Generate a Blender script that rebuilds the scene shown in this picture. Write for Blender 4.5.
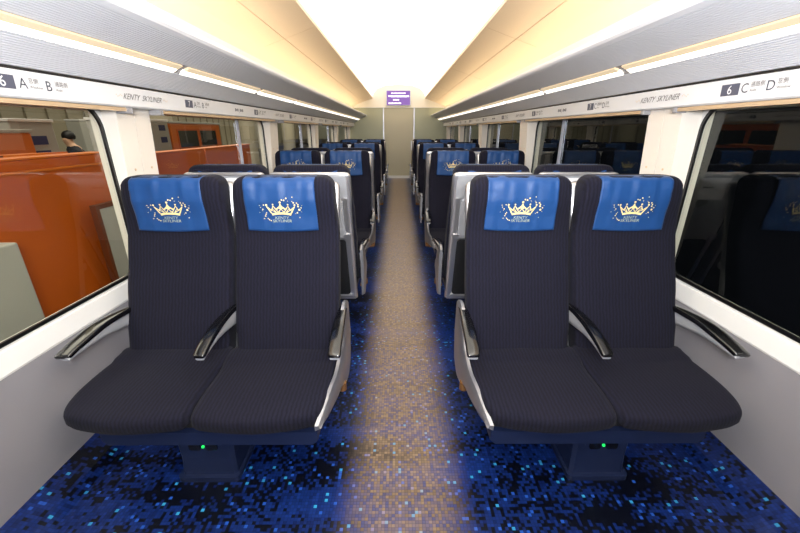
import bpy, bmesh, math, random
from mathutils import Vector, Matrix
random.seed(7)
for o in list(bpy.data.objects): bpy.data.objects.remove(o)
S = bpy.context.scene
C = S.collection
# ---------------------------------------------------------------- camera
cam = bpy.data.cameras.new('camera'); co = bpy.data.objects.new('camera', cam); C.objects.link(co)
cam.sensor_width = 36; cam.lens = 368 / 800 * 36; cam.clip_start = .02; cam.clip_end = 300
co.location = (-.022, 0, 1.28)
co.rotation_euler = (math.radians(90 - 20.35), 0, math.radians(-.29))
S.camera = co
# ---------------------------------------------------------------- world, lights, exposure
w = bpy.data.worlds.new('world'); S.world = w; w.use_nodes = True
w.node_tree.nodes['Background'].inputs[0].default_value = (.05, .06, .08, 1)
w.node_tree.nodes['Background'].inputs[1].default_value = .04
def area(name, loc, rot, sx, sy, power, col=(1, 1, 1)):
    l = bpy.data.lights.new(name, 'AREA'); l.shape = 'RECTANGLE'; l.size = sx; l.size_y = sy
    l.energy = power; l.color = col
    o = bpy.data.objects.new(name, l); C.objects.link(o); o.location = loc
    o.rotation_euler = [math.radians(a) for a in rot]
    return o
# the photographer's flash, diffused, just above the camera
area('camera_flash', (0, -.30, 1.46), (118, 0, 0), .5, .3, 95, (.93, .96, 1))
# lamps of the station hall outside the left windows
area('hall_lamp', (-4.3, 4, 5.2), (0, 0, 0), 3.5, 16, 750, (1, .93, .8))
area('hall_lamp', (-4.6, 24, 5.2), (0, 0, 0), 3.5, 24, 1500, (1, .95, .85))
S.view_settings.view_transform = 'Standard'; S.view_settings.look = 'None'
S.view_settings.exposure = 0.0; S.view_settings.gamma = 1.0
S.view_settings.use_curve_mapping = False
CEIL_E, COVE_E, STRIP_E = 1.15, 7.0, 2.6

# ---------------------------------------------------------------- materials
def srgb(r, g, b):
    f = lambda c: (c / 255) / 12.92 if c <= 10 else ((c / 255 + .055) / 1.055) ** 2.4
    return (f(r), f(g), f(b), 1)
def mat(name, col, rough=.5, metal=0., spec=.5, emit=None, es=0, bump=None, coat=0, sheen=0, var=None):
    m = bpy.data.materials.new(name); m.use_nodes = True
    nt = m.node_tree; p = nt.nodes['Principled BSDF']
    p.inputs['Base Color'].default_value = col; p.inputs['Roughness'].default_value = rough
    p.inputs['Metallic'].default_value = metal; p.inputs['Specular IOR Level'].default_value = spec
    p.inputs['Coat Weight'].default_value = coat; p.inputs['Sheen Weight'].default_value = sheen
    if emit: p.inputs['Emission Color'].default_value = emit; p.inputs['Emission Strength'].default_value = es
    if bump or var:
        tc = nt.nodes.new('ShaderNodeTexCoord'); nz = nt.nodes.new('ShaderNodeTexNoise')
        nz.inputs['Scale'].default_value = (bump or (var[0], 0))[0]; nz.inputs['Detail'].default_value = 4
        nt.links.new(tc.outputs['Object'], nz.inputs['Vector'])
        if bump:
            b = nt.nodes.new('ShaderNodeBump'); b.inputs['Strength'].default_value = bump[1]; b.inputs['Distance'].default_value = .01
            nt.links.new(nz.outputs['Fac'], b.inputs['Height']); nt.links.new(b.outputs[0], p.inputs['Normal'])
        if var:
            n2 = nt.nodes.new('ShaderNodeTexNoise'); n2.inputs['Scale'].default_value = var[0]
            nt.links.new(tc.outputs['Object'], n2.inputs['Vector'])
            mx = nt.nodes.new('ShaderNodeMix'); mx.data_type = 'RGBA'
            mx.inputs['A'].default_value = col; mx.inputs['B'].default_value = var[1]
            nt.links.new(n2.outputs['Fac'], mx.inputs['Factor']); nt.links.new(mx.outputs['Result'], p.inputs['Base Color'])
    return m
M = {}
M['white'] = mat('white_panel', srgb(232, 230, 228), .35, var=(3, srgb(226, 224, 220)))
M['pillar'] = mat('pillar_panel', srgb(236, 228, 218), .5, var=(4, srgb(231, 222, 210)))
M['wall'] = mat('grey_wall_panel', srgb(146, 143, 148), .45, var=(6, srgb(140, 137, 141)))
M['header'] = mat('header_panel', srgb(226, 225, 226), .4)
M['rack'] = mat('ribbed_rack_metal', srgb(228, 229, 234), .4, .0)
M['cream'] = mat('cream_ceiling_panel', srgb(246, 224, 196), .5)
M['dome'] = mat('glowing_ceiling_dome', srgb(255, 250, 240), .6, emit=(1, .95, .86, 1), es=CEIL_E)  # plain dome made to glow itself, standing in for indirect lighting
M['cove'] = mat('cove_lamp', srgb(255, 240, 210), .5, emit=(1, .84, .56, 1), es=COVE_E)
M['strip_warm'] = mat('reading_strip_diffuser', srgb(206, 184, 150), .4, emit=(1, .8, .55, 1), es=.55)
M['strip_white'] = mat('reading_strip_lamp', srgb(255, 250, 240), .4, emit=(1, .93, .82, 1), es=STRIP_E)
M['joint'] = mat('grey_plastic_joint', srgb(150, 148, 150), .5)
M['dark'] = mat('dark_gap', srgb(30, 28, 28), .6)
M['seal'] = mat('black_rubber_seal', srgb(14, 14, 16), .35)
M['tan'] = mat('tan_anodised_rail', srgb(222, 196, 162), .35, .4)
M['silver'] = mat('silver_painted_metal', srgb(200, 200, 204), .28, .85)
M['silver2'] = mat('grey_moulded_plastic', srgb(176, 178, 184), .35, .3)
M['side'] = mat('satin_grey_metal', srgb(150, 150, 156), .34, .7)
M['navy'] = mat('navy_painted_metal', srgb(26, 36, 66), .4, .1)
M['black'] = mat('black_gloss_plastic', srgb(12, 12, 14), .18, coat=.6)
M['net'] = mat('black_pocket_cloth', srgb(14, 15, 20), .8)
M['card'] = mat('white_card', srgb(238, 238, 240), .5)
M['ink'] = mat('grey_ink', srgb(70, 72, 84), .6)
M['plate'] = mat('slate_number_plate', srgb(84, 86, 102), .5)
M['script'] = mat('grey_script_ink', srgb(96, 92, 90), .6)
M['gold'] = mat('pale_gold_print', srgb(240, 216, 150), .45)
M['goldt'] = mat('dull_gold_print', srgb(160, 170, 150), .5)
M['endwall'] = mat('olive_end_wall', srgb(170, 172, 146), .35, var=(5, srgb(166, 168, 142)))
M['door'] = mat('frosted_door_panel', srgb(186, 178, 150), .35)
M['frame'] = mat('pale_metal_frame', srgb(200, 202, 215), .3, .5)
M['bulk'] = mat('white_bulkhead', srgb(245, 238, 225), .5)
M['screen'] = mat('purple_screen', srgb(80, 50, 120), .3, emit=srgb(118, 72, 160), es=.9)
M['glyph'] = mat('white_screen_text', srgb(240, 240, 250), .4, emit=(1, .98, 1, 1), es=1.0)
M['green'] = mat('green_led', srgb(30, 200, 90), .4, emit=srgb(30, 220, 90), es=1.5)
M['orange'] = mat('orange_laminate', srgb(206, 100, 22), .4, var=(1.2, srgb(198, 90, 16)))
M['orange2'] = mat('bright_orange_laminate', srgb(226, 120, 30), .4)
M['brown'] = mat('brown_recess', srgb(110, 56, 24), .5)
M['outgrey'] = mat('pale_grey_cabinet', srgb(176, 176, 168), .5)
M['beige'] = mat('beige_hall_wall', srgb(168, 156, 128), .7, var=(.6, srgb(150, 140, 116)))
M['col'] = mat('beige_column', srgb(190, 180, 158), .4)
M['outfloor'] = mat('dark_hall_floor', srgb(70, 66, 62), .5)
M['blue_sign'] = mat('blue_notice', srgb(46, 48, 96), .5)
M['glassdark'] = mat('dark_glazing', srgb(60, 60, 52), .2)
M['skin'] = mat('skin', srgb(214, 170, 140), .5)
M['hair'] = mat('black_hair', srgb(14, 12, 12), .5)
M['jacket'] = mat('dark_jacket', srgb(26, 26, 34), .8)
M['copper'] = mat('worn_copper_bolt', srgb(150, 110, 70), .4, .7)

def fabric():
    m = mat('seat_fabric', srgb(42, 42, 58), .9, sheen=.03, spec=.12)
    nt = m.node_tree; p = nt.nodes['Principled BSDF']; L = nt.links.new
    tc = nt.nodes.new('ShaderNodeTexCoord'); mp = nt.nodes.new('ShaderNodeMapping')
    mp.inputs['Scale'].default_value = (1, 1.1, 1.1); L(tc.outputs['Object'], mp.inputs[0])
    wv = nt.nodes.new('ShaderNodeTexWave'); wv.wave_type = 'BANDS'; wv.bands_direction = 'X'
    wv.inputs['Scale'].default_value = 22; wv.inputs['Distortion'].default_value = 2.2
    wv.inputs['Detail'].default_value = 1; wv.inputs['Detail Scale'].default_value = 2.2
    L(mp.outputs[0], wv.inputs['Vector'])
    mp2 = nt.nodes.new('ShaderNodeMapping'); mp2.inputs['Scale'].default_value = (900, 170, 170); L(tc.outputs['Object'], mp2.inputs[0])
    nz = nt.nodes.new('ShaderNodeTexNoise'); nz.inputs['Scale'].default_value = 1; L(mp2.outputs[0], nz.inputs['Vector'])
    cr = nt.nodes.new('ShaderNodeValToRGB'); e = cr.color_ramp.elements
    e[0].color = srgb(17, 16, 24); e[1].color = srgb(28, 28, 43); e[0].position = .2; e[1].position = .9
    ad = nt.nodes.new('ShaderNodeMath'); ad.operation = 'MULTIPLY_ADD'; ad.inputs[1].default_value = .55
    L(wv.outputs['Fac'], ad.inputs[0]); sc = nt.nodes.new('ShaderNodeMath'); sc.operation = 'MULTIPLY'; sc.inputs[1].default_value = .5
    L(nz.outputs['Fac'], sc.inputs[0]); L(sc.outputs[0], ad.inputs[2]); L(ad.outputs[0], cr.inputs[0]); L(cr.outputs[0], p.inputs['Base Color'])
    b = nt.nodes.new('ShaderNodeBump'); b.inputs['Strength'].default_value = .25; b.inputs['Distance'].default_value = .002
    L(nz.outputs['Fac'], b.inputs['Height']); L(b.outputs[0], p.inputs['Normal'])
    return m
M['fabric'] = fabric()
M['fabric_plain'] = mat('plain_black_fabric', srgb(20, 20, 28), .9, sheen=.03, spec=.2, bump=(400, .15))
M['blue'] = mat('blue_satin_cloth', srgb(18, 62, 116), .5, sheen=.05, spec=.35, bump=(9, .25))
def floor_mat():
    m = mat('mosaic_floor', (0, 0, 0, 1), .3, spec=.35); nt = m.node_tree; p = nt.nodes['Principled BSDF']; L = nt.links.new
    N = nt.nodes.new
    def math_(op, a, b=None, c=None):
        n = N('ShaderNodeMath'); n.operation = op
        for i, v in enumerate((a, b, c)):
            if v is None: continue
            if isinstance(v, (int, float)): n.inputs[i].default_value = v
            else: L(v, n.inputs[i])
        return n.outputs[0]
    tc = N('ShaderNodeTexCoord'); sx = N('ShaderNodeSeparateXYZ'); L(tc.outputs['Object'], sx.inputs[0])
    c = .0118
    gx = math_('DIVIDE', sx.outputs[0], c); gy = math_('DIVIDE', sx.outputs[1], c)
    fx = math_('FLOOR', gx); fy = math_('FLOOR', gy)
    cb = N('ShaderNodeCombineXYZ'); L(fx, cb.inputs[0]); L(fy, cb.inputs[1])
    wn = N('ShaderNodeTexWhiteNoise'); wn.noise_dimensions = '2D'; L(cb.outputs[0], wn.inputs['Vector'])
    off = N('ShaderNodeVectorMath'); off.operation = 'ADD'; off.inputs[1].default_value = (311, 97, 0); L(cb.outputs[0], off.inputs[0])
    wn2 = N('ShaderNodeTexWhiteNoise'); wn2.noise_dimensions = '2D'; L(off.outputs[0], wn2.inputs['Vector'])
    # broad bands across the carriage: plain blue against dark with specks
    mp = N('ShaderNodeMapping'); mp.inputs['Scale'].default_value = (.022, .085, 1); L(cb.outputs[0], mp.inputs[0])
    nz = N('ShaderNodeTexNoise'); nz.inputs['Scale'].default_value = 1; nz.inputs['Detail'].default_value = 1.5; L(mp.outputs[0], nz.inputs['Vector'])
    t = math_('ADD', math_('MULTIPLY', math_('SUBTRACT', nz.outputs['Fac'], .5), 2.6), math_('MULTIPLY', wn.outputs['Value'], .9))
    cr = N('ShaderNodeValToRGB'); cr.color_ramp.interpolation = 'CONSTANT'; e = cr.color_ramp.elements
    e[0].position = 0; e[0].color = srgb(6, 9, 22); e[1].position = .30; e[1].color = srgb(11, 28, 78)
    for pos, col in ((.47, (15, 38, 98)), (.66, (14, 36, 92)), (.9, (18, 44, 108))):
        k = e.new(pos); k.color = srgb(*col)
    L(t, cr.inputs[0])
    # bright specks
    sp = math_('GREATER_THAN', wn2.outputs['Value'], .962)
    sp2 = math_('GREATER_THAN', wn2.outputs['Value'], .988)
    m1 = N('ShaderNodeMix'); m1.data_type = 'RGBA'; L(sp, m1.inputs['Factor']); L(cr.outputs[0], m1.inputs['A']); m1.inputs['B'].default_value = srgb(34, 78, 165)
    m2 = N('ShaderNodeMix'); m2.data_type = 'RGBA'; L(sp2, m2.inputs['Factor']); L(m1.outputs['Result'], m2.inputs['A']); m2.inputs['B'].default_value = srgb(48, 136, 185)
    # tan printed aisle, breaking up into tiles along its edges
    ax = math_('ABSOLUTE', math_('ADD', sx.outputs[0], -.0))
    g = N('ShaderNodeMapRange'); g.interpolation_type = 'SMOOTHSTEP'; g.inputs['From Min'].default_value = .27; g.inputs['From Max'].default_value = .10
    L(ax, g.inputs['Value'])
    yfar = N('ShaderNodeMapRange'); yfar.inputs['From Min'].default_value = 1.0; yfar.inputs['From Max'].default_value = 2.6
    yfar.inputs['To Min'].default_value = .62; yfar.inputs['To Max'].default_value = 1.0; L(sx.outputs[1], yfar.inputs['Value'])
    tiles = math_('MULTIPLY', math_('LESS_THAN', t, .95), 1.0)
    ta = math_('MULTIPLY', math_('MULTIPLY', g.outputs[0], yfar.outputs[0]), math_('SUBTRACT', 1.0, math_('MULTIPLY', math_('MULTIPLY', wn.outputs['Value'], .75), math_('SUBTRACT', 1.62, yfar.outputs[0]))))
    tanv = N('ShaderNodeMix'); tanv.data_type = 'RGBA'; tanv.inputs['A'].default_value = srgb(140, 114, 86); tanv.inputs['B'].default_value = srgb(160, 133, 102)
    L(wn2.outputs['Value'], tanv.inputs['Factor'])
    m3 = N('ShaderNodeMix'); m3.data_type = 'RGBA'; L(ta, m3.inputs['Factor']); L(m2.outputs['Result'], m3.inputs['A']); L(tanv.outputs['Result'], m3.inputs['B'])
    # thin dark grout
    frx = math_('FRACT', gx); fry = math_('FRACT', gy)
    gr = math_('MAXIMUM', math_('LESS_THAN', frx, .14), math_('LESS_THAN', fry, .14))
    gm = N('ShaderNodeMix'); gm.data_type = 'RGBA'; gm.blend_type = 'MULTIPLY'; L(math_('MULTIPLY', gr, .55), gm.inputs['Factor'])
    L(m3.outputs['Result'], gm.inputs['A']); gm.inputs['B'].default_value = (.25, .28, .35, 1)
    L(gm.outputs['Result'], p.inputs['Base Color'])
    return m
M['floor'] = floor_mat()
def glass_mat():
    m = bpy.data.materials.new('window_glass'); m.use_nodes = True; nt = m.node_tree; nt.nodes.clear()
    out = nt.nodes.new('ShaderNodeOutputMaterial'); mx = nt.nodes.new('ShaderNodeMixShader'); tr = nt.nodes.new('ShaderNodeBsdfTransparent')
    gl = nt.nodes.new('ShaderNodeBsdfGlossy'); gl.inputs['Roughness'].default_value = .0; gl.inputs['Color'].default_value = (.92, .95, .92, 1)
    lw = nt.nodes.new('ShaderNodeLayerWeight'); lw.inputs['Blend'].default_value = .5
    pw = nt.nodes.new('ShaderNodeMath'); pw.operation = 'POWER'; pw.inputs[1].default_value = 4.5
    ma = nt.nodes.new('ShaderNodeMath'); ma.operation = 'MULTIPLY_ADD'; ma.inputs[1].default_value = .72; ma.inputs[2].default_value = .06
    tr.inputs['Color'].default_value = (.86, .88, .82, 1)
    nt.links.new(lw.outputs['Facing'], pw.inputs[0]); nt.links.new(pw.outputs[0], ma.inputs[0])
    nt.links.new(ma.outputs[0], mx.inputs[0]); nt.links.new(tr.outputs[0], mx.inputs[1]); nt.links.new(gl.outputs[0], mx.inputs[2])
    nt.links.new(mx.outputs[0], out.inputs[0]); return m
M['glass'] = glass_mat()

# ---------------------------------------------------------------- helpers
def tag(o, label=None, cat=None, group=None, kind=None):
    if label: o['label'] = label
    if cat: o['category'] = cat
    if group: o['group'] = group
    if kind: o['kind'] = kind
    return o
def link(name, verts, faces, m, parent=None, smooth=False, loc=None):
    me = bpy.data.meshes.new(name); me.from_pydata([tuple(v) for v in verts], [], faces); me.update()
    bm = bmesh.new(); bm.from_mesh(me); bmesh.ops.recalc_face_normals(bm, faces=bm.faces); bm.to_mesh(me); bm.free()
    for mm in (m if isinstance(m, (list, tuple)) else [m]): me.materials.append(mm)
    if smooth:
        me.polygons.foreach_set('use_smooth', [True] * len(me.polygons))
        try: me.set_sharp_from_angle(angle=math.radians(smooth if smooth is not True else 40))
        except Exception: pass
    o = bpy.data.objects.new(name, me); C.objects.link(o)
    if parent: o.parent = parent
    if loc: o.location = loc
    return o
def empty(name, loc=(0, 0, 0)):
    o = bpy.data.objects.new(name, None); C.objects.link(o); o.location = loc; o.empty_display_size = .1; return o
class MB:
    def __init__(s): s.v = []; s.f = []
    def add(s, v, f):
        n = len(s.v); s.v += [Vector(a) for a in v]; s.f += [tuple(i + n for i in q) for q in f]; return s
    def box(s, x0, x1, y0, y1, z0, z1, bev=0):
        if bev:
            bm = bmesh.new(); bmesh.ops.create_cube(bm, size=1)
            for v in bm.verts: v.co = Vector(((x0 + x1) / 2 + v.co.x * (x1 - x0), (y0 + y1) / 2 + v.co.y * (y1 - y0), (z0 + z1) / 2 + v.co.z * (z1 - z0)))
            bmesh.ops.bevel(bm, geom=list(bm.edges), offset=bev, segments=2, affect='EDGES', profile=.5)
            bm.verts.index_update()
            s.add([v.co.copy() for v in bm.verts], [tuple(v.index for v in f.verts) for f in bm.faces]); bm.free(); return s
        v = [(x, y, z) for x in (x0, x1) for y in (y0, y1) for z in (z0, z1)]
        return s.add(v, [(0, 1, 3, 2), (4, 6, 7, 5), (0, 4, 5, 1), (2, 3, 7, 6), (0, 2, 6, 4), (1, 5, 7, 3)])
    def prism(s, outline, fn, t):
        """outline: 2D pts; fn(a,b,off) -> 3D; makes a plate of thickness t"""
        n = len(outline)
        v = [fn(a, b, 0) for a, b in outline] + [fn(a, b, t) for a, b in outline]
        return s.add(v, [tuple(range(n)), tuple(range(2 * n - 1, n - 1, -1))] + [(i, (i + 1) % n, n + (i + 1) % n, n + i) for i in range(n)])
    def loft(s, rings, cap=True):
        n = len(rings[0]); v = [p for r in rings for p in r]; f = []
        for k in range(len(rings) - 1):
            for i in range(n):
                j = (i + 1) % n; f.append((k * n + i, k * n + j, (k + 1) * n + j, (k + 1) * n + i))
        if cap: f.append(tuple(range(n))); f.append(tuple((len(rings) - 1) * n + i for i in range(n - 1, -1, -1)))
        return s.add(v, f)
    def tube(s, pts, r, n=10, flat=1.0, up=(0, 0, 1)):
        rings = []; pts = [Vector(p) for p in pts]
        for i, p in enumerate(pts):
            d = (pts[min(i + 1, len(pts) - 1)] - pts[max(i - 1, 0)]).normalized()
            a = d.cross(Vector(up)); a = a.normalized() if a.length > 1e-4 else Vector((1, 0, 0)); b = a.cross(d).normalized()
            rr = r[i] if isinstance(r, (list, tuple)) else r
            rings.append([p + a * rr * math.cos(t) + b * rr * flat * math.sin(t) for t in [2 * math.pi * k / n for k in range(n)]])
        return s.loft(rings)
    def build(s, name, m, parent=None, smooth=False): return link(name, s.v, s.f, m, parent, smooth)
def rrect(x0, x1, z0, z1, r, n=6):
    r = r if isinstance(r, (list, tuple)) else [r] * 4; pts = []
    for (cx, cz, a0, q) in ((x1 - r[0], z1 - r[0], 0, r[0]), (x0 + r[1], z1 - r[1], 90, r[1]), (x0 + r[2], z0 + r[2], 180, r[2]), (x1 - r[3], z0 + r[3], 270, r[3])):
        for k in range(n + 1):
            a = math.radians(a0 + 90 * k / n); pts.append((cx + q * math.cos(a), cz + q * math.sin(a)))
    return pts
def smoothpts(P, sub=4, closed=False):
    P = [Vector(p) for p in P]; out = []; n = len(P)
    for i in range(n if closed else n - 1):
        a, b, c_, d = (P[(i - 1) % n], P[i], P[(i + 1) % n], P[(i + 2) % n]) if closed else (P[max(i - 1, 0)], P[i], P[i + 1], P[min(i + 2, n - 1)])
        for k in range(sub):
            t = k / sub
            out.append(.5 * ((2 * b) + (c_ - a) * t + (2 * a - 5 * b + 4 * c_ - d) * t * t + (3 * b - a - 3 * c_ + d) * t ** 3))
    if not closed: out.append(P[-1])
    return out
def interp(tab, z):
    if z <= tab[0][0]: return tab[0][1]
    for (a, va), (b, vb) in zip(tab, tab[1:]):
        if z <= b:
            t = (z - a) / (b - a); t = t * t * (3 - 2 * t) * .35 + t * .65
            return va + (vb - va) * t
    return tab[-1][1]
_tc = {}
def text2d(s, size):
    """flat text as (verts, faces), left edge at 0, centred vertically on its capital height"""
    if (s, size) in _tc: return _tc[(s, size)]
    cu = bpy.data.curves.new('t', 'FONT'); cu.body = s; cu.size = size; cu.resolution_u = 3
    o = bpy.data.objects.new('t', cu); C.objects.link(o)
    dg = bpy.context.evaluated_depsgraph_get(); dg.update()
    me = bpy.data.meshes.new_from_object(o.evaluated_get(dg), depsgraph=dg)
    v = [(a.co.x, a.co.y) for a in me.vertices]; f = [tuple(p.vertices) for p in me.polygons]
    bpy.data.objects.remove(o); bpy.data.curves.remove(cu); bpy.data.meshes.remove(me)
    if v:
        x0 = min(a for a, b in v); v = [(a - x0, b - size * .35) for a, b in v]
    _tc[(s, size)] = (v, f); return v, f
def width(t): return max([a for a, b in t[0]] or [0])

# ================================================================ structure
Y0, Y1 = -2.2, 10.68
def mir(side, pts): return [(side * x, z) for x, z in pts]
def extr(mb, prof, y0, y1, closed=False):
    n = len(prof); v = [(x, y0, z) for x, z in prof] + [(x, y1, z) for x, z in prof]
    f = [(i, (i + 1) % n, n + (i + 1) % n, n + i) for i in range(n if closed else n - 1)]
    if closed: f += [tuple(range(n)), tuple(range(2 * n - 1, n - 1, -1))]
    return mb.add(v, f)
mb = MB(); extr(mb, [(-1.345, -.12), (-1.345, .055), (-1.33, .055), (-1.24, .022), (-1.2, 0), (1.2, 0), (1.24, .022), (1.33, .055), (1.345, .055), (1.345, -.12)], Y0, Y1, True)
tag(mb.build('floor', M['floor']), kind='structure')
WF = 1.78         # far edge of the first window, in metres forward; windows repeat every 2.1 m
PXS = 1.25
def px(z): return PXS + (1.40 - z) * .06      # pillar face
for side, sn in ((-1, 'left'), (1, 'right')):
    PXS = 1.275 if side < 0 else 1.25
    mb = MB()
    extr(mb, mir(side, [(1.33, .05), (1.33, .511), (1.40, .511), (1.40, .05)]), Y0, Y1, True)
    o = tag(mb.build('wall_' + sn, M['wall']), kind='structure')
    mb = MB(); extr(mb, mir(side, [(1.328, .508), (1.326, .516), (1.338, .585), (1.352, .592), (1.40, .592), (1.40, .508)]), Y0, Y1, True)
    tag(mb.build('trim_%d' % (1 if side < 0 else 2), M['white']), kind='structure')
    # upper wall: closes the side above the windows and behind the rack
    mb = MB(); extr(mb, mir(side, [(1.365, 1.36), (1.365, 1.46), (1.24, 1.47), (1.24, 1.93), (1.42, 1.93), (1.42, 1.36)]), Y0, Y1, True)
    tag(mb.build('wall_upper_' + sn, M['bulk']), kind='structure')
    # header band that carries the seat numbers
    mb = MB(); extr(mb, mir(side, [(1.213, 1.374), (1.207, 1.38), (1.203, 1.452), (1.206, 1.456), (1.24, 1.456), (1.30, 1.385), (1.30, 1.374)]), Y0, Y1, True)
    tag(mb.build('trim_%d' % (3 if side < 0 else 4), M['header']), kind='structure')
    mb = MB(); extr(mb, mir(side, [(1.208, 1.456), (1.208, 1.464), (1.24, 1.464), (1.24, 1.456)]), Y0, Y1, True)
    tag(mb.build('trim_%d' % (5 if side < 0 else 6), M['dark']), kind='structure')
    # pillars between the windows, one panel pair each
    k = -1; idx = 0
    while True:
        ya = WF + 2.1 * k; yb = ya + .235
        if ya > Y1: break
        yb = min(yb, Y1); idx += 1
        mb = MB()
        ym = (ya + yb) / 2
        for a, b in ((ya, ym - .002), (ym + .002, yb)):
            extr(mb, mir(side, [(px(.59), .575), (px(.6), .6), (px(1.385), 1.385), (1.40, 1.385), (1.40, .575)]), a, b, True)
        extr(mb, mir(side, [(px(.6) + .006, .6), (px(1.38) + .006, 1.38), (1.38, 1.38), (1.38, .6)]), ym - .003, ym + .003, True)
        o = mb.build('wall_pillar', M['pillar']); tag(o, kind='structure')
        for hz in (.98,):
            b = MB()
            for yy in (ya + .06, yb - .05):
                b.tube([(side * (px(hz + .12) - .002), yy, hz + .12), (side * (px(hz + .12) + .006), yy, hz + .12)], .006, 10)
            b.build('screw_cap', M['tan'], o)
        k += 1
    # windows
    for k in range(-1, 5):
        a = WF + 2.1 * (k - 1) + .235; b = WF + 2.1 * k
        if k == -1: a, b = Y0 + .02, WF - 2.1
        n = k + 2 + (0 if side < 0 else 6)
        root = tag(empty('window_%d' % n, (0, 0, 0)), kind='structure')
        outer = rrect(a, b, .59, 1.40, .0005, 6); inner = rrect(a + .006, b - .008, .6, 1.395, .115, 8)
        outer = rrect(a, b, .585, 1.42, .0005, 8)
        mb = MB(); nn = len(inner)
        for xo, xi in ((1.345, 1.365),):
            v = [(side * xo, y, z) for y, z in outer] + [(side * xo, y, z) for y, z in inner] + [(side * xi, y, z) for y, z in inner] + [(side * xi, y, z) for y, z in outer]
            f = []
            for i in range(nn):
                j = (i + 1) % nn
                f += [(i, j, nn + j, nn + i), (nn + i, nn + j, 2 * nn + j, 2 * nn + i), (2 * nn + i, 2 * nn + j, 3 * nn + j, 3 * nn + i)]
            mb.add(v, f)
        mb.build('window_frame', M['white'], root)
        mb = MB()
        i2 = rrect(a + .020, b - .022, .614, 1.381, .103, 8)
        v = [(side * 1.341, y, z) for y, z in inner] + [(side * 1.341, y, z) for y, z in i2] + [(side * 1.352, y, z) for y, z in i2] + [(side * 1.346, y, z) for y, z in inner]
        f = []
        for i in range(nn):
            j = (i + 1) % nn
            f += [(i, j, nn + j, nn + i), (nn + i, nn + j, 2 * nn + j, 2 * nn + i), (3 * nn + i, 3 * nn + j, j, i)]
        mb.add(v, f); mb.build('window_seal', M['seal'], root)
        mb = MB(); mb.prism(rrect(a + .014, b - .014, .607, 1.388, .108, 8), lambda y, z, t: (side * (1.352 + t), y, z), .001)
        v = [(side * 1.352, y, z) for y, z in rrect(a + .014, b - .014, .607, 1.388, .108, 8)]
        link('window_pane', v, [tuple(range(len(v)))], M['glass'], root)
        if k in (1, 3) or k == 2:
            # slim upright seam where two panes meet
            ys = b - .62
            mb = MB(); mb.box(side * 1.338, side * 1.35, ys - .004, ys + .004, .615, 1.38); mb.box(side * 1.338, side * 1.35, ys - .03, ys - .024, .615, 1.38)
            mb.build('pane_divider', M['frame'], root)
        mb = MB()
        ra, rb = a, b + .004
        extr(mb, mir(side, [(1.222, 1.358), (1.222, 1.373), (1.262, 1.373), (1.262, 1.358)]), ra, rb, True)
        extr(mb, mir(side, [(1.219, 1.364), (1.219, 1.367), (1.223, 1.367), (1.223, 1.364)]), ra, rb, True)
        rl = mb.build('blind_rail', M['tan'], root)
        mb = MB()
        for yy in (ra, rb): mb.box(side * 1.215, side * 1.266, yy - .012, yy + .012, 1.352, 1.3735, .003)
        mb.build('rail_cap', M['joint'], rl)
# ---- ceiling
mb = MB()
dome = [(.70, 2.10), (.66, 2.2), (.56, 2.30), (.35, 2.37), (0, 2.395)]
prof = [(-x, z) for x, z in dome] + [(x, z) for x, z in reversed(dome[:-1])]
o2 = [(x * 1.06, z + .04) for x, z in reversed(prof)]
extr(mb, prof + o2, Y0, Y1, True)
tag(mb.build('ceiling', M['dome'], smooth=35), kind='structure')
for side in (-1, 1):
    mb = MB()
    A, B = Vector((.69, 2.065)), Vector((1.245, 1.885))
    def lp(t): return tuple(A.lerp(B, t))
    nrm = Vector((.3, .95)) * .012
    extr(mb, mir(side, [(.69, 2.10), (.685, 2.065), lp(.46), (lp(.46)[0] + .002, lp(.46)[1] + .006), (lp(.47)[0], lp(.47)[1] + .006), lp(.475), (1.12, 1.918), (1.245, 1.862), (1.27, 1.9), (1.27, 1.93), (.72, 2.12)]), Y0, Y1, True)
    tag(mb.build('ceiling_panel', M['cream']), kind='structure')
# thin cross joints and round vents in the cream panels are modelled below as shallow strips
for side in (-1, 1):
    for kx in range(6):
        y = 1.35 + 2.1 * kx
        if y > Y1: break
        mb = MB(); a = Vector((.70, 2.056)); b = Vector((1.11, 1.921))
        mb.prism([(0, 0), (1, 0), (1, 1), (0, 1)], lambda s, t, d: (side * (a.x + (b.x - a.x) * s), y + .003 * t, a.y + (b.y - a.y) * s - .0006 - .001 * d), 1)
        tag(mb.build('ceiling_joint', M['tan']), kind='structure')
# ---- end wall, bulkhead, door
mb = MB(); YE = Y1
for x0, x1 in ((-1.34, -.425), (.425, 1.34)): mb.box(x0, x1, YE, YE + .05, 0, 1.84)
o = tag(mb.build('wall_end', M['endwall']), kind='structure')
mb = MB()
out = [(-1.3, 1.845), (1.3, 1.845), (1.3, 2.45), (-1.3, 2.45)]
mb.prism(out, lambda a, b, t: (a, YE - .005 + t, b), .05); tag(mb.build('wall_bulkhead', M['bulk']), kind='structure')
mb = MB(); mb.box(-1.3, 1.3, YE - .02, YE + .01, 1.835, 1.85); tag(mb.build('trim_7', M['white']), kind='structure')
mb = MB(); mb.box(-.4, .4, YE + .02, YE + .05, .0, 1.84)
dr = tag(mb.build('door_1', M['door']), kind='structure')
mb = MB(); 
for x in (-.425, .4): mb.box(x, x + .025, YE - .015, YE + .05, 0, 1.84)
mb.build('door_frame', M['frame'], dr)
mb = MB(); mb.box(.33, .355, YE + .008, YE + .02, .75, 1.0, .004); mb.build('door_handle', M['silver'], dr)
mb = MB(); mb.box(-.44, .44, YE - .03, YE + .0, 0, .07); mb.build('door_sill', M['white'], dr)
mb = MB(); mb.box(-1.6, 1.6, Y0 - .05, Y0, -.1, 2.45); tag(mb.build('wall_light_stop', M['endwall']), kind='structure')  # unseen wall added behind the camera to keep the light in
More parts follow.
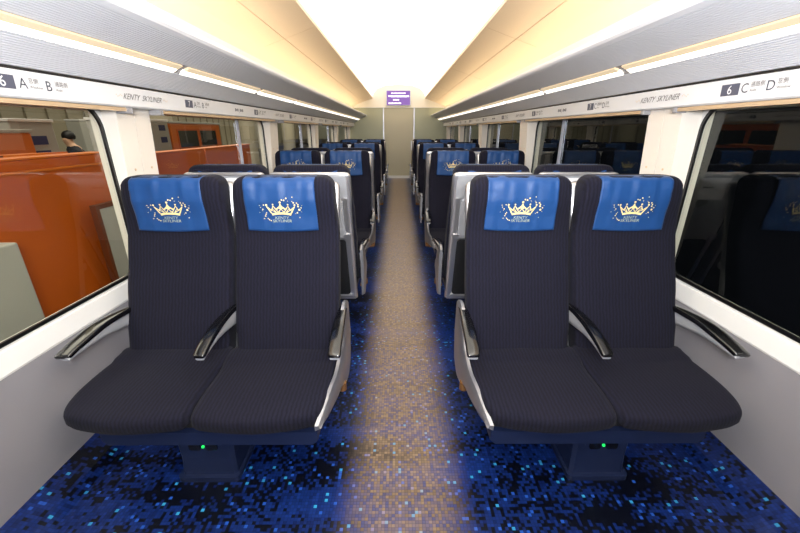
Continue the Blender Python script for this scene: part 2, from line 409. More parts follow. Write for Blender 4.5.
mb = MB(); 
for s in (-1, 1):
    mb.box(s * .44, s * 1.32, YE - .012, YE, .0, .09)
tag(mb.build('baseboard_end', M['frame']), kind='structure')

# ================================================================ luggage racks
for side, sn in ((-1, 'left'), (1, 'right')):
    root = tag(empty('luggage_rack', (0, 0, 0)), 'ribbed grey luggage rack with light strip running above the %s windows' % sn, 'luggage rack', 'luggage racks')
    def ribbed(p, q, n, amp=.0014):
        p = Vector(p); q = Vector(q); d = (q - p) / n; nr = Vector((-(q - p).y, (q - p).x)).normalized() * amp
        if nr.y < 0: nr = -nr
        out = []
        for i in range(n):
            out += [p + d * i, p + d * (i + .62), p + d * (i + .68) + nr, p + d * (i + .94) + nr]
        out.append(q); return [tuple(a) for a in out]
    lo = ribbed((1.205, 1.466), (1.083, 1.533), 14)
    hi = ribbed((1.03, 1.566), (.885, 1.622), 16)
    mb = MB(); extr(mb, mir(side, lo + [(1.083, 1.56), (1.205, 1.56)]), Y0, Y1, True)
    mb.build('lower_panel', M['rack'], root)
    mb = MB(); extr(mb, mir(side, hi + [(.885, 1.65), (1.03, 1.65)]), Y0, Y1, True)
    mb.build('upper_panel', M['rack'], root)
    mb = MB(); extr(mb, mir(side, [(.8855, 1.6215), (.868, 1.632), (.860, 1.642), (.8585, 1.654), (.864, 1.66), (.8855, 1.66)]), Y0, Y1, True)
    mb.build('front_lip', M['rack'], root)
    mb = MB(); extr(mb, mir(side, [(.88, 1.651), (.88, 1.66), (1.24, 1.672), (1.24, 1.66)]), Y0, Y1, True)
    mb.build('rack_shelf', M['white'], root)
    mb = MB(); mb.box(side * 1.08, side * 1.10, Y0, Y1, 1.675, 1.70); mb.build('cove_lamp', M['cove'], root)
    mb = MB(); extr(mb, mir(side, [(1.083, 1.534), (1.075, 1.548), (1.04, 1.567), (1.03, 1.567), (1.03, 1.60), (1.083, 1.60)]), Y0, Y1, True)
    mb.build('light_channel', M['joint'], root)
    k = -4
    while 1.98 + 1.05 * k < Y1:
        ya = max(1.98 + 1.05 * k, Y0) + .03; yb = min(1.98 + 1.05 * (k + 1), Y1) - .03; k += 1
        if yb - ya < .1: continue
        f = MB(); extr(f, mir(side, [(1.0565, 1.547), (1.031, 1.559), (1.034, 1.566), (1.058, 1.560)]), ya, yb, True)
        fo = f.build('reading_light', M['strip_warm'], root)
        g = MB(); extr(g, mir(side, [(1.082, 1.533), (1.060, 1.545), (1.062, 1.558), (1.084, 1.548)]), ya, yb, True)
        g.build('light_tube', M['strip_white'], fo)

# ================================================================ double seats
CT = .238
FRONT = [(.34, .070), (.45, .112), (.60, .175), (.75, .238), (.86, .276), (.93, .274), (1.0, .264), (1.095, .272)]
def rear(z): return .215 + (z - .34) * .27
TOP = 1.095
def backring(z, hw, y0, y1, e=5.0, n=40):
    r = []
    for k in range(n):
        t = 2 * math.pi * k / n; c, s = math.cos(t), math.sin(t)
        x = hw * math.copysign(abs(c) ** (2 / e), c); y = math.copysign(abs(s) ** (2 / e), s)
        r.append((x, (y0 + y1) / 2 + y * (y1 - y0) / 2, z))
    return r
WID = [(.34, .218), (.45, .227), (.62, .231), (.84, .231), (.90, .226), (.97, .219), (1.03, .217), (1.095, .215)]
def front_y(z, x=0):
    hw = interp(WID, z); f = interp(FRONT, z); r = rear(z)
    xx = min(abs(x) / hw, .999); k = (1 - xx ** 5) ** (1 / 5)
    wing = .012 * max(0, (abs(x) - .12) / .1) if z > .86 else 0
    return (f + r) / 2 - (r - f) / 2 * k - 0 * wing
def make_backrest(cx, parent):
    mb = MB(); rings = []
    zs = [.34 + (1.03 - .34) * i / 18 for i in range(19)]
    for z in zs: rings.append([(cx + a, b, c) for a, b, c in backring(z, interp(WID, z), interp(FRONT, z), rear(z))])
    R = .05
    for a in (18, 36, 54, 70, 82, 90):
        a = math.radians(a); z = 1.045 + R * math.sin(a); sh = R * (1 - math.cos(a))
        f = interp(FRONT, z) + sh * .6; r = rear(z) - sh * .6
        rings.append([(cx + x, y, c) for x, y, c in backring(z, interp(WID, z) - sh * .9, f, r)])
    mb.loft(rings); return mb.build('backrest', M['fabric'], parent, smooth=60)
def cover_pt(cx, x, s):
    """s: metres of drop along the front from the top edge (negative = over the top and behind)"""
    R = .05
    if s >= 0:
        z = TOP - .03 - s
        y = front_y(min(z, 1.045), x) if z <= 1.045 else None
        if y is None:
            t = (z - 1.045) / R; sh = R * (1 - math.sqrt(max(0, 1 - t * t)))
            y = interp(FRONT, z) + sh * .6
        return Vector((cx + x, y - .004, z))
    # arc over the top
    L = .105; t = min(1, -s / L)
    f0 = cover_pt(cx, x, 0); yb = rear(1.05) + .004
    a = math.pi * t
    y = (f0.y + yb) / 2 - (yb - f0.y) / 2 * math.cos(a); z = f0.z + (1.05 - f0.z) * t + .037 * math.sin(a) ** .7 
    return Vector((cx + x, y, z))
def cover_fold(x, s, ph):
    fd = math.sin(x * 95 + ph[0] + s * 14) * .0016 + math.sin(x * 48 + ph[1] - s * 22) * .0022 + math.sin(x * 160 + ph[2]) * .0006
    return fd, (math.exp(-max(0, s) * 9) if s > 0 else max(0, 1 + s / .08))
def make_cover(cx, parent, seed):
    rnd = random.Random(seed); n, m = 40, 34; V = []; F = []
    ph = [rnd.uniform(0, 6) for _ in range(4)]; x0, x1 = -.155, .143
    for j in range(m + 1):
        s = -.105 + (.195 + .105) * j / m
        for i in range(n + 1):
            u = i / n; flare = .004 * max(0, s) / .2
            x = x0 - flare + (x1 - x0 + 2 * flare) * u
            if s > 0: s2 = s + .006 * math.sin(u * math.pi) * (s / .195)
            else: s2 = s
            p = cover_pt(cx, x, s2)
            fd, k = cover_fold(x, s, ph)
            p.y -= .0025 + fd * (.25 + .75 * k); p.z += fd * .4 * k
            V.append(p)
    for j in range(m):
        for i in range(n):
            a = j * (n + 1) + i; F.append((a, a + 1, a + n + 2, a + n + 1))
    o = link('headrest_cover', V, F, M['blue'], parent, smooth=True)
    md = o.modifiers.new('thickness', 'SOLIDIFY'); md.thickness = .0016; md.offset = 0
    return o, ph
def on_cover(cx, ph, a, b, off=.0016):
    """a,b: metres right and up of the emblem centre"""
    z = .962 + b; s = TOP - .03 - z
    p = cover_pt(cx, a, s); fd, k = cover_fold(a, s, ph); p.y -= .0025 + fd * (.25 + .75 * k) + off; return p
def crown2d():
    """polygons of the emblem: lists of 2D points, convex-ish pieces"""
    P = []
    def poly(*q): P.append(list(q))
    W = .058
    base = [(-.040, -.026), (-.02, -.022), (0, -.021), (.02, -.022), (.040, -.026)]
    up = [(-.043, -.017), (-.021, -.013), (0, -.012), (.021, -.013), (.043, -.017)]
    for i in range(4): poly(base[i], base[i + 1], up[i + 1], up[i])
    tips = [(-.060, .014), (-.032, .016), (0, .026), (.032, .016), (.060, .014)]
    # two ribs to each point with openings between them
    feet = [(-.043, -.017), (-.030, -.015), (-.014, -.013), (0, -.012), (.014, -.013), (.030, -.015), (.043, -.017)]
    def rib(p, q, w):
        p = Vector(p); q = Vector(q); n = Vector((-(q - p).y, (q - p).x)).normalized() * w * .68
        poly(tuple(p + n), tuple(p - n), tuple(q - n * .5), tuple(q + n * .5))
    rib((-.042, -.016), tips[0], .004); rib((-.040, -.004), (-.060, .014), .003); rib((-.040, -.004), tips[1], .0035)
    rib((-.022, -.012), (-.040, -.003), .003); rib((-.020, 0), tips[1], .0035); rib((-.022, -.012), (-.034, .004), .0025)
    rib((-.020, 0), (0, .018), .0048); rib((-.012, -.012), (-.022, .002), .003)
    rib((.042, -.016), tips[4], .004); rib((.040, -.004), (.060, .014), .003); rib((.040, -.004), tips[3], .0035)
    rib((.022, -.012), (.040, -.003), .003); rib((.020, 0), tips[3], .0035); rib((.022, -.012), (.034, .004), .0025)
    rib((.020, 0), (0, .018), .0048); rib((.012, -.012), (.022, .002), .003)
    poly((-.010, .006), (0, .001), (.010, .006), (0, .028))
    rib((-.010, -.010), (0, .004), .003); rib((.010, -.010), (0, .004), .003)
    def dot(x, y, r):
        P.append([(x + r * math.cos(t), y + r * math.sin(t)) for t in [math.pi * 2 * k / 7 for k in range(7)]])
    for (x, y), r in zip(tips, (.0042, .0036, .0045, .0036, .0042)): dot(x, y + .006, r)
    rnd = random.Random(3)
    for k in range(16):
        t = math.radians(100 - k * 9.2); rr = .060 + rnd.uniform(-.012, .02)
        dot(.018 + rr * math.cos(t) * 1.0, .0 + rr * math.sin(t) * .78, rnd.choice((.0016, .0022, .003)))
    for k in range(13):
        t = math.radians(150 + k * 7.5); rr = .062 + rnd.uniform(-.012, .02)
        dot(-.014 + rr * math.cos(t), -.004 + rr * math.sin(t) * .75, rnd.choice((.0014, .002, .0026)))
    dot(.078, -.001, .0045); dot(.074, .014, .0035)
    return P
CROWN = crown2d()
def make_emblem(cx, cover, ph):
    V = []; F = []
    for k, p in enumerate(CROWN):
        n = len(V); V += [on_cover(cx, ph, a - .005, b, .0024 + .00002 * (k % 5)) for a, b in p]; F.append(tuple(range(n, n + len(p))))
    link('crown_emblem', V, F, M['gold'], cover)
    V = []; F = []
    for s, zz, sz in (('KENTY', -.036, .017), ('SKYLINER', -.050, .017)):
        t = text2d(s, sz); wd = width(t) * 1.12; n = len(V)
        V += [on_cover(cx, ph, -.005 - wd / 2 + a * 1.12 + .18 * b, zz + b) for a, b in t[0]]; F += [tuple(i + n for i in q) for q in t[1]]
    link('emblem_lettering', V, F, M['goldt'], cover)
def make_cushion(cx, sgn, parent):
    # outline with x measured from the seam (0) outwards
    P = [(.003, .13), (.24, .135), (.462, .13), (.474, .06), (.478, -.03), (.476, -.12), (.466, -.20), (.448, -.255), (.415, -.282), (.34, -.30), (.235, -.312), (.12, -.306), (.05, -.297), (.014, -.285), (.004, -.25), (.003, -.2), (.003, -.05)]
    O = smoothpts([(a, b, 0) for a, b in P], 4, True); cen = Vector((.24, -.08, 0)); n = len(O)
    def zt(x, y):
        z = .372 + .010 * math.cos((x - .24) / .24 * 1.3) - .006
        if y > .0: z += .010 * min(1, y / .05)
        z -= .018 * max(0, (-y - .14) / .17) ** 2
        z -= .004 * math.exp(-((y - .02) / .012) ** 2)
        return z
    rings = []
    for r in [.15, .3, .45, .6, .72, .82, .9]:
        rings.append([(cen + (p - cen) * r) for p in O])
    R = [[Vector((p.x, p.y, zt(p.x, p.y))) for p in ring] for ring in rings]
    for a in (20, 40, 60, 80, 90):
        t = math.radians(a); f = .93 + .07 * math.sin(t); dz = .026 * (1 - math.cos(t))
        R.append([Vector(((cen + (p - cen) * f).x, (cen + (p - cen) * f).y, zt(p.x, p.y) - dz)) for p in O])
    R.append([Vector((p.x, p.y, .318 - .006 * max(0, -p.y / .3))) for p in O])
    R.append([Vector(((cen + (p - cen) * .97).x, (cen + (p - cen) * .97).y, .304 - .008 * max(0, -p.y / .3))) for p in O])
    R.append([Vector(((cen + (p - cen) * .9).x, (cen + (p - cen) * .9).y, .300)) for p in O])
    R = [[Vector((sgn * p.x, p.y, p.z)) for p in r] for r in R]
    mb = MB(); mb.loft(R); return mb.build('seat_cushion', M['fabric'], parent, smooth=60)
def rib_loft(path, name, m, parent, n=14, e=3.2):
    """path: (x,y,z,halfwidth,halfheight)"""
    rings = []; pts = [Vector(p[:3]) for p in path]
    for i, p in enumerate(path):
        d = (pts[min(i + 1, len(pts) - 1)] - pts[max(i - 1, 0)]).normalized(); a = Vector((0, 0, 1)).cross(d).normalized(); b = d.cross(a).normalized()
        ring = []
        for k in range(n):
            t = 2 * math.pi * k / n; c, s = math.cos(t), math.sin(t)
            ring.append(pts[i] + a * p[3] * math.copysign(abs(c) ** (2 / e), c) + b * p[4] * math.copysign(abs(s) ** (2 / e), s))
        rings.append(ring)
    mb = MB(); mb.loft(rings); return mb.build(name, m, parent, smooth=50)
def dense(path, sub=4):
    a = smoothpts([p[:3] for p in path], sub); b = smoothpts([(p[3], p[4], 0) for p in path], sub)
    return [(p.x, p.y, p.z, max(q.x, .001), max(q.y, .001)) for p, q in zip(a, b)]
def make_bench(sg):
    """sg=+1: aisle on local +x (the left bench facing the camera); -1: aisle on local -x"""
    root = empty('double_seat')
    # under-frame, pedestal
    xa, xb = sorted((sg * .44, -sg * .34))
    mb = MB(); out = [(xa + .02, .205), (xb - .02, .205), (xb, .225), (xb, .262), (xa, .262), (xa, .225)]
    mb.prism(out, lambda a, b, t: (a, -.262 + t, b), .385)
    mb.build('underframe', M['navy'], root)
    mb = MB(); mb.box(-.44, .44, -.24, .14, .258, .302, .01); mb.build('shadow_gap_fill', M['dark'], root)  # near-black block puts the shadow gap under the cushions into colour
    mb = MB(); pc = -sg * .004
    rings = []
    for z, hw, y0, y1 in ((.022, .108, -.228, .14), (.03, .106, -.226, .14), (.10, .104, -.222, .14), (.206, .108, -.222, .14)):
        rings.append([(pc - hw, y1, z), (pc - hw, y0 + .012, z), (pc - hw + .012, y0, z), (pc + hw - .012, y0, z), (pc + hw, y0 + .012, z), (pc + hw, y1, z)])
    mb.loft(rings); pd = mb.build('pedestal', M['navy'], root)
    mb = MB(); mb.prism(rrect(pc - .118, pc + .118, -.245, .155, .02), lambda a, b, t: (a, b, t), .022); mb.build('base_plate', M['navy'], pd)
    for dx in (-.032, .032): mb = MB(); mb.prism(rrect(pc + dx - .021, pc + dx + .021, .146, .176, .008), lambda a, b, t: (a, -.2225 - t, b), .009); mb.build('power_socket', M['black'], pd)
    mb = MB(); mb.box(pc - .004, pc + .004, -.232, -.225, .158, .166); mb.build('socket_light', M['green'], pd)
    # bracket plate behind sockets
    mb = MB(); mb.prism(rrect(pc - .068, pc + .068, .152, .170, .008), lambda a, b, t: (a, -.2225 - t, b), .003); mb.build('socket_plate', M['navy'], pd)
    mb = MB(); mb.tube([(sg * .49, .02, .225), (sg * .49, .02, .262)], .018, 12); mb.tube([(sg * .47, -.04, .245), (sg * .47, .1, .245)], .012, 8); mb.build('turning_pedal', M['copper'], root)
    for s in (-1, 1):
        cx = s * CT
        make_cushion(cx, s, root)
        make_backrest(cx, root)
        cv, ph = make_cover(cx, root, 5 + s + sg * 10); make_emblem(cx, cv, ph)
        # rear shell
        mb = MB(); rings = []
        for i in range(14):
            z = .19 + (1.03 - .19) * i / 13
            hw = interp([(.19, .212), (.6, .218), (.85, .220), (.92, .226), (1.03, .228)], z)
            rings.append([(cx + a, b, c) for a, b, c in backring(z, hw, rear(z) - .022, rear(z) + .028, 6)])
        for a in (30, 60, 90):
            t = math.radians(a); z = 1.03 + .03 * math.sin(t); sh = .03 * (1 - math.cos(t))
            rings.append([(cx + x, y, c) for x, y, c in backring(z, .228 - sh, rear(z) - .022 + sh * .2, rear(z) + .028 - sh * .3, 6)])
        mb.loft(rings); sh = mb.build('seat_shell', M['silver'], root, smooth=50)
        RF = lambda off: (lambda a, b, t: (cx + a, rear(b) + .028 + off + t, b))
        mb = MB(); mb.prism(rrect(-.205, .205, .915, 1.04, .02), RF(-.0005), .004); mb.build('shell_panel', M['silver2'], sh)
        mb = MB(); mb.prism(rrect(-.125, .125, .905, 1.03, .004), RF(.0035), .003); cd = mb.build('notice_card', M['card'], sh)
        mb = MB()
        for q in range(7):
            if q in (0, 1, 6): continue
            mb.box(cx - .05 + q * .016, cx - .042 + q * .016, rear(.975) + .0348, rear(.975) + .0365, .972, .981)
        mb.build('notice_icons', M['ink'], sh)
        tr = MB(); tr.prism(rrect(-.175, .175, .66, .90, .022), RF(-.0005), .016); tr = tr.build('folding_table', M['silver2'], root)
        mb = MB(); mb.prism([(-.04, .885), (0, .855), (.04, .885), (.03, .905), (-.03, .905)], RF(.0155), .010); mb.build('table_latch', M['joint'], tr)
        mb = MB(); mb.prism(rrect(-.17, .17, .23, .645, .02), RF(-.0005), .012); mb.build('seat_pocket', M['net'], root)
        mb = MB()
        for x in (-.19, .19):
            mb.prism(rrect(x - .011, x + .011, .205, .91, .004), RF(.0), .012)
        mb.prism(rrect(-.205, .205, .192, .218, .006), RF(.0), .014)
        mb.prism(rrect(-.205, -.165, .655, .685, .005), RF(.0), .024); mb.prism(rrect(.165, .205, .655, .685, .005), RF(.0), .024)
        mb.build('table_rail', M['silver'], root)
        mb = MB(); mb.prism(rrect(sg * .228 - .006, sg * .228 + .006, .985, 1.0, .004), RF(-.035), -.02) if False else None
    # aisle side panel, bends inwards toward the front
    def side_x(y): return interp([(-.30, .452), (-.20, .476), (-.08, .493), (.05, .50), (.3, .50)], y)
    up = smoothpts([(.235, .55, 0), (.16, .565, 0), (.09, .52, 0), (.03, .43, 0), (-.04, .385, 0), (-.14, .368, 0), (-.22, .345, 0), (-.285, .312, 0)], 4)
    dn = smoothpts([(.235, .23, 0), (.16, .20, 0), (.09, .21, 0), (.03, .24, 0), (-.04, .27, 0), (-.14, .277, 0), (-.22, .283, 0), (-.285, .290, 0)], 4)
    rings = []
    for u, d in zip(up, dn):
        x = sg * side_x(u.x); xi = x - sg * .016
        rings.append([(xi, u.x, u.y), (x - sg * .003, u.x, u.y), (x + sg * .003, u.x, u.y - .012), (x + sg * .006, u.x, (u.y + d.y) / 2), (x, d.x, d.y + .008), (xi, d.x, d.y)])
    mb = MB(); mb.loft(rings); mb.build('side_panel', M['side'], root, smooth=50)
    # armrests: aisle, middle, wall
    def arm(x0, x1, name_w, wide, side):
        a1, a2 = x0 * .65 + x1 * .35, x0 * .25 + x1 * .75
        p = [(x0, .21, .532, wide * .55, .010), (x0, .13, .541, wide * .75, .0115), (a1, .04, .542, wide * .92, .012), ((x0 + x1) / 2, -.03, .535, wide, .0125), (a2, -.10, .521, wide, .012), (x1, -.140, .507, wide * .97, .011), (x1, -.150, .503, wide * .8, .007)]
        pad = rib_loft(dense(p), 'armrest', M['black'], root, 16, 4)
        p = [(x0, .21, .495, wide * .4, .035), (a1, .05, .512, wide * .55, .026), ((x0 + x1) / 2, -.03, .512, wide * .7, .018), (a2, -.10, .503, wide * .75, .011), (x1, -.145, .492, wide * .7, .006)]
        rib_loft(dense(p), 'armrest_support', M['silver2'], pad)
    arm(sg * .488, sg * .497, 0, .025, 0)
    arm(0, sg * .004, 0, .022, 0)
    arm(-sg * .462, -sg * .490, 0, .030, 0)
    return root
def copy_tree(o, parent=None):
    c = o.copy(); C.objects.link(c)
    if parent: c.parent = parent
    for ch in list(o.children): copy_tree(ch, c)
    return c
benchL = make_bench(1); benchR = make_bench(-1)
R0 = 1.295
rowtxt = ['in the nearest row, facing the camera',
          'behind the nearest row, silver back and cards showing',
          'in the third row, gold crowns showing above silver backs',
          'in the fourth row, back against the third row',
          'in the fifth row, mostly blue covers showing',
          'in the sixth row, almost hidden',
          'in the seventh row, small cover tops showing',
          'in the last row by the end wall']
used = {}
for r in range(8):
    facing = r % 2 == 0
    y = R0 + 1.05 * r + (0 if facing else .17)
    for side, sn in ((-1, 'left'), (1, 'right')):
        key = ('L' if side < 0 else 'R') if facing else ('R' if side < 0 else 'L')
        src = benchL if key == 'L' else benchR
        o = src if key not in used else copy_tree(src)
        used[key] = 1
        o.location = (-.754 if side < 0 else .750, y, 0); o.rotation_euler = (0, 0, 0 if facing else math.pi)
        tag(o, 'dark double seat %s of aisle, %s' % (sn, rowtxt[r]), 'train seat', 'double seats along the carriage')

# ================================================================ signs on the header bands
def header_x(z): return 1.207 - (z - 1.38) / .072 * .004
def put_text(mb, s, size, y, z, side, stretch=1.0, slant=0):
    t = text2d(s, size); d = 1 if side < 0 else -1
    # left wall: reads with +y; right wall: reads with -y
    mb.add([(side * (header_x(z + b) - .0018), y + d * (a * stretch + slant * b), z + b) for a, b in t[0]], t[1])
    return width(t) * stretch
for side, sn in ((-1, 'left'), (1, 'right')):
    d = 1 if side < 0 else -1
    ordn = ['first', 'second', 'third', 'fourth', 'fifth', 'sixth', 'seventh', 'eighth', 'ninth']
    for r in range(8):
        ys = (1.19 if side < 0 else 1.534) + 1.05 * r
        mb = MB(); a, b = sorted((ys, ys + d * .078))
        mb.prism(rrect(a, b, 1.399, 1.438, .002), lambda p, q, t: (side * (header_x(q) - t + .0005), p, q), .0015)
        root = tag(mb.build('seat_number_sign', M['plate']), 'slate seat number plate with letters %s above the %s %s seats' % ('A and B' if side < 0 else 'C and D', ordn[r] if r else 'nearest', sn), 'sign', 'seat number signs above the windows')
        mb = MB(); num = str(6 + r); wn = width(text2d(num, .042)); put_text(mb, num, .042, ys + d * (.039 - wn / 2), 1.419, side)
        mb.build('number', M['card'], root)
        mb = MB(); L1, L2 = ('A', 'B') if side < 0 else ('C', 'D')
        put_text(mb, L1, .044, ys + d * .089, 1.419, side); mb.build('seat_letter', M['ink'], root)
        mb = MB(); put_text(mb, L2, .044, ys + d * .186, 1.419, side); mb.build('seat_letter', M['ink'], root)
        J1, E1, J2, E2 = ('窓側', 'Window', '通路側', 'Aisle') if side < 0 else ('通路側', 'Aisle', '窓側', 'Window')
        for J, E, q in ((J1, E1, .124), (J2, E2, .221)):
            mb = MB(); put_text(mb, J, .018, ys + d * q, 1.428, side); put_text(mb, E, .012, ys + d * q, 1.410, side, 1.1)
            mb.build('seat_side_text', M['script'], root)
    for r in range(5):
        yc = 1.885 + 2.1 * r
        if yc > 10: break
        if r == 1 or r == 3: pass
        mb = MB(); s = 'KENTY  SKYLINER'; wt = width(text2d(s, .034)) * 1.0
        put_text(mb, s, .034, yc - d * wt / 2, 1.418, side, 1.0, .55)
        root = tag(mb.build('wordmark', M['script']), 'grey slanted script wordmark on the %s header band, %s from the camera' % (sn, ordn[r]), 'lettering', 'script wordmarks on the header bands')
        for e in (-1, 1):
            mb = MB()
            for k in range(5):
                yy = yc + e * (wt / 2 + .014 + k * .008); zz = 1.418 + .004 * math.sin(k * 1.7)
                mb.add([(side * (header_x(zz) - .0018), yy + .0025 * math.cos(t), zz + .0025 * math.sin(t)) for t in [k2 * 1.047 for k2 in range(6)]], [tuple(range(6))])
            mb.build('star_dots', M['tan'], root)
    for r in range(4):
        yc = 2.98 + 2.1 * r; mb = MB()
        for k in range(7):
            if k == 3: put_text(mb, '|', .034, yc - d * .002, 1.418, side); continue
            yy = yc + (k - 3) * .022
            h = .016 if k % 2 else .020
            mb.prism(rrect(yy - .006, yy + .006, 1.418 - h / 2, 1.418 + h / 2, .003), lambda p, q, t: (side * (header_x(q) - t), p, q), .0012)
        tag(mb.build('pictogram_notice', M['ink']), 'row of small dark pictograms on the %s header band, %s from the camera' % (sn, ordn[r]), 'sign', 'pictogram notices on the header bands')

# ================================================================ information display on the bulkhead
mb = MB(); mb.box(-.33, .31, YE - .07, YE - .006, 1.885, 2.255, .01)
ds = tag(mb.build('information_display', M['frame']), 'purple information screen with white text above the end door', 'screen')
mb = MB(); mb.box(-.315, .295, YE - .075, YE - .069, 1.90, 2.24); mb.build('screen', M['screen'], ds)
mb = MB(); rnd = random.Random(2)
for z, x0, x1, h in ((2.185, -.20, .18, .028), (2.115, -.27, .26, .04), (2.095, -.2, .22, .01), (2.025, -.15, -.0, .032), (1.945, -.27, .06, .036)):
    x = x0
    while x < x1:
        wd = h * .85
        mb.box(x, x + wd * .8, YE - .078, YE - .075, z - h / 2, z + h / 2 * rnd.uniform(.6, 1)); x += wd
mb.build('screen_text', M['glyph'], ds)

# ================================================================ outside, left
mb = MB(); mb.box(-16, -1.75, -8, 48, -.35, -.25); tag(mb.build('floor_hall', M['outfloor']), kind='structure')
mb = MB(); mb.box(-12.2, -12, -8, 48, -.3, 6)
for k in range(70): mb.box(-12, -11.93, -8 + k * .8, -8 + k * .8 + .5, -.3, 6)
tag(mb.build('wall_hall', M['beige']), kind='structure')
mb = MB(); mb.box(-12, -1.75, -8, 48, 5.5, 5.6); tag(mb.build('ceiling_hall', M['beige']), kind='structure')
mb = MB(); mb.box(-14, -1.8, 47.8, 48, -.3, 5.6); tag(mb.build('wall_hall_end', M['beige']), kind='structure')
def barrier(y0, y1, top, label, highlight_ridge=True):
    mb = MB(); mb.box(-2.36, -2.24, y0, y1, -.25, top, .01)
    o = tag(mb.build('orange_partition', M['orange']), label, 'partition', 'orange partitions outside the left windows')
    if highlight_ridge:
        mb = MB(); mb.box(-2.245, -2.215, y0 + .02, y1 - .02, top - .075, top - .06, .004); mb.build('highlight_ridge', M['orange2'], o)  # lighter orange puts the highlight line of the partition into the colour
    mb = MB(); mb.box(-2.37, -2.23, y0, y1, top, top + .012, .003); mb.build('cap_rail', M['orange2'], o)
    return o
barrier(-1.5, 2.95, 1.115, 'long orange partition outside the first left window')
barrier(3.06, 4.42, 1.075, 'orange partition outside the second left window, nearer half', False)
barrier(4.45, 5.8, 1.075, 'orange partition outside the second left window, farther half', False)
mb = MB(); mb.box(-2.33, -2.27, 2.95, 3.06, -.25, 1.0); tag(mb.build('partition_post', M['seal']), 'black post in the gap between the orange partitions', 'post')
def cabinet(x, y0, y1, z1, m, label, name='cabinet', notices=None, win=None, dx=.4):
    root = tag(empty(name, (x, (y0 + y1) / 2, -.25)), label, 'cabinet')
    mb = MB(); mb.box(-dx, 0, -(y1 - y0) / 2, (y1 - y0) / 2, 0, z1 + .25, .015); mb.build('cabinet_body', m, root)
    mb = MB(); mb.box(-dx - .01, .01, -(y1 - y0) / 2 - .01, (y1 - y0) / 2 + .01, z1 + .25, z1 + .28, .005); mb.build('cabinet_top', M['outgrey'] if m is not M['outgrey'] else M['white'], root)
    for (a, b, z0, zz) in notices or []:
        mb = MB(); mb.box(.0, .006, a, b, z0 + .25, zz + .25); mb.build('notice', M['blue_sign'], root)
    for (a, b, z0, zz) in win or []:
        f = MB(); f.box(.0, .01, a, b, z0 + .25, zz + .25, .003); f = f.build('cabinet_window', M['orange'], root)
        g = MB(); g.box(.01, .014, a + .03, b - .03, z0 + .28, zz + .22); g.build('glazing', M['glassdark'], f)
    return root
cabinet(-3.4, 2.6, 3.62, 1.255, M['orange2'], 'bright orange kiosk behind the long orange partition at the left picture edge', 'kiosk')
cabinet(-3.9, 3.95, 4.45, 1.36, M['outgrey'], 'grey cabinet with dark blue notices beside the bright orange kiosk', notices=[(-.1, .12, 1.13, 1.22), (-.1, .12, .98, 1.07)])
cabinet(-6.6, 8.2, 12.5, 1.46, M['outgrey'], 'long pale grey cabinet standing behind the seated person', dx=.3)
cabinet(-3.6, 5.05, 6.15, 1.40, M['outgrey'], 'pale grey cabinet with four dark blue notices seen through the second left window', notices=[(-.45, -.3, 1.27, 1.35), (-.45, -.3, 1.1, 1.18), (.3, .45, 1.27, 1.35), (.3, .45, 1.1, 1.18)])
cabinet(-3.6, 6.2, 7.9, 1.38, M['orange2'], 'orange kiosk with two dark windows seen through the second left window', 'kiosk', win=[(-.7, -.05, .98, 1.3), (.0, .65, .98, 1.3)])
mb = MB(); 
for i, (x, y, lab) in enumerate(((-5.2, 4.6, 'beige column beyond the orange partition, behind the grey cabinet'), (-5.4, 8.9, 'beige column beyond the orange kiosk with two windows'), (-5.2, 13.5, 'beige column farther along the hall'), (-5.2, 18.5, 'farthest beige column in the hall'))):
    mb = MB(); mb.tube([(x, y, -.25), (x, y, 5.5)], .28, 24); o = tag(mb.build('column', M['col'], smooth=40), lab, 'column')
    o2 = MB(); o2.tube([(x, y, -.25), (x, y, -.1)], .32, 24); o2.build('column_base', M['outgrey'], o)
# slanted counters on the partition
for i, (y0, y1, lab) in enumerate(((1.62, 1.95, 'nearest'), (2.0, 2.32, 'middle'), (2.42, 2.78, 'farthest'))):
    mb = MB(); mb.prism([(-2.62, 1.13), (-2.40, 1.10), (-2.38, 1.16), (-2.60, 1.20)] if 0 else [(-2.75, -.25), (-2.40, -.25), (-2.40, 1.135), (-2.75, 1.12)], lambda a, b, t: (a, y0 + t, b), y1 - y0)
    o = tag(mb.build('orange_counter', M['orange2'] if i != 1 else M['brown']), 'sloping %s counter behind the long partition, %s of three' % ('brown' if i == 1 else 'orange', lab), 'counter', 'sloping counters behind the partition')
# grey block and framed board in front of the partition
mb = MB(); mb.box(-2.16, -1.98, .9, 1.83, -.25, .74, .01); tag(mb.build('grey_block', M['outgrey']), 'plain grey box in front of the orange partition at the left edge', 'box')
root = tag(empty('framed_board', (-2.12, 2.56, -.25)), 'pale board in a dark metal frame in front of the orange partition', 'board')
mb = MB(); mb.box(-.02, .0, 0, .75, .3, 1.01); mb.build('board', M['outgrey'], root)
mb = MB(); mb.box(-.03, .012, -.03, .0, 0, 1.04); mb.box(-.03, .012, .75, .78, 0, 1.04); mb.box(-.03, .012, 0, .75, 1.01, 1.04); mb.build('board_frame', M['brown'], root)
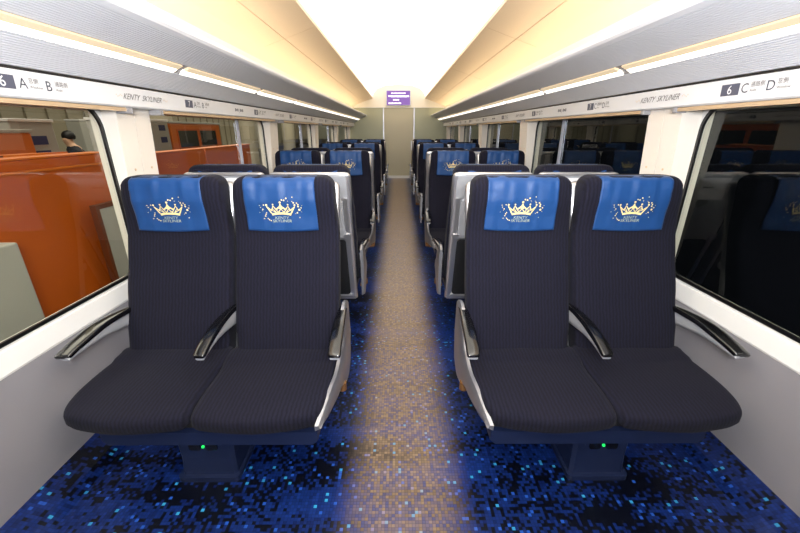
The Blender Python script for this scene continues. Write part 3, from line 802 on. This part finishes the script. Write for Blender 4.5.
# seated person with head bowed, dark jacket
def person(x, y, z):
    root = tag(empty('person', (x, y, z)), 'person with short black hair in a dark jacket, head bowed, beyond the orange partition', 'person')
    J = dict(pel=(0, 0, .5), ch=(.0, -.02, .72), up=(.02, -.06, .93), ne=(.0, -.09, 1.02), hd0=(0, -.12, 1.08), hd1=(0, -.15, 1.20),
             ls=(-.18, -.04, .91), le=(-.24, -.14, .66), lw=(-.1, -.36, .62), rs=(.2, -.04, .91), re=(.26, -.14, .66), rw=(.1, -.36, .62),
             lh=(-.1, -.02, .47), lk=(-.12, -.45, .5), lf=(-.12, -.47, .05), rh=(.1, -.02, .47), rk=(.12, -.45, .5), rf=(.12, -.47, .05))
    names = list(J); R = dict(pel=.15, ch=.15, up=.13, ne=.075, hd0=.085, hd1=.105, ls=.075, le=.05, lw=.035, rs=.075, re=.05, rw=.035, lh=.09, lk=.06, lf=.045, rh=.09, rk=.06, rf=.045)
    E = [('pel', 'ch'), ('ch', 'up'), ('up', 'ne'), ('ne', 'hd0'), ('hd0', 'hd1'), ('up', 'ls'), ('ls', 'le'), ('le', 'lw'), ('up', 'rs'), ('rs', 're'), ('re', 'rw'), ('pel', 'lh'), ('lh', 'lk'), ('lk', 'lf'), ('pel', 'rh'), ('rh', 'rk'), ('rk', 'rf')]
    me = bpy.data.meshes.new('body'); me.from_pydata([J[n] for n in names], [(names.index(a), names.index(b)) for a, b in E], [])
    o = bpy.data.objects.new('body', me); C.objects.link(o); o.parent = root
    md = o.modifiers.new('skin', 'SKIN')
    for n, sv in zip(names, me.skin_vertices[0].data): sv.radius = (R[n], R[n] * .85)
    me.skin_vertices[0].data[0].use_root = True
    o.modifiers.new('sub', 'SUBSURF').levels = 1; me.materials.append(M['skin'])
    # jacket shell and hair cap
    mb = MB(); rings = []
    for zz, hw, dp, yo in ((.46, .20, .15, 0), (.6, .20, .15, -.01), (.75, .215, .155, -.03), (.88, .25, .15, -.05), (.96, .22, .12, -.07), (1.0, .10, .09, -.08), (1.03, .075, .075, -.09)):
        rings.append([(hw * math.cos(t), yo + dp * math.sin(t), zz) for t in [2 * math.pi * k / 20 for k in range(20)]])
    mb.loft(rings)
    for s in (-1, 1): mb.tube([(s * .12, -.06, .93), (s * .2, -.05, .90), (s * .25, -.12, .67), (s * .17, -.27, .64)], [.10, .11, .09, .06], 12)
    mb.build('jacket', M['jacket'], root, smooth=60)
    mb = MB(); rings = []
    for a in range(0, 101, 10):
        t = math.radians(a - 30 if a < 100 else 90); r = .098 * math.cos(t) if a < 100 else .004
        rings.append([(r * math.cos(q) * .92, -.125 + .022 + r * 1.08 * math.sin(q), 1.19 + .105 * math.sin(t)) for q in [2 * math.pi * k / 18 for k in range(18)]])
    mb.loft(rings); mb.build('hair', M['hair'], root, smooth=60)
    return root
pp = person(-6.15, 7.45, -.02); pp.rotation_euler = (0, 0, math.radians(-50))
# bench for the person
mb = MB(); mb.box(-6.3, -6.0, 7.3, 7.6, .22, .26, .01); st = tag(mb.build('stool', M['outgrey']), 'grey stool under the seated person', 'stool')
mb = MB(); mb.box(-6.2, -6.1, 7.4, 7.5, -.25, .22, .01); mb.build('stool_post', M['silver2'], st)
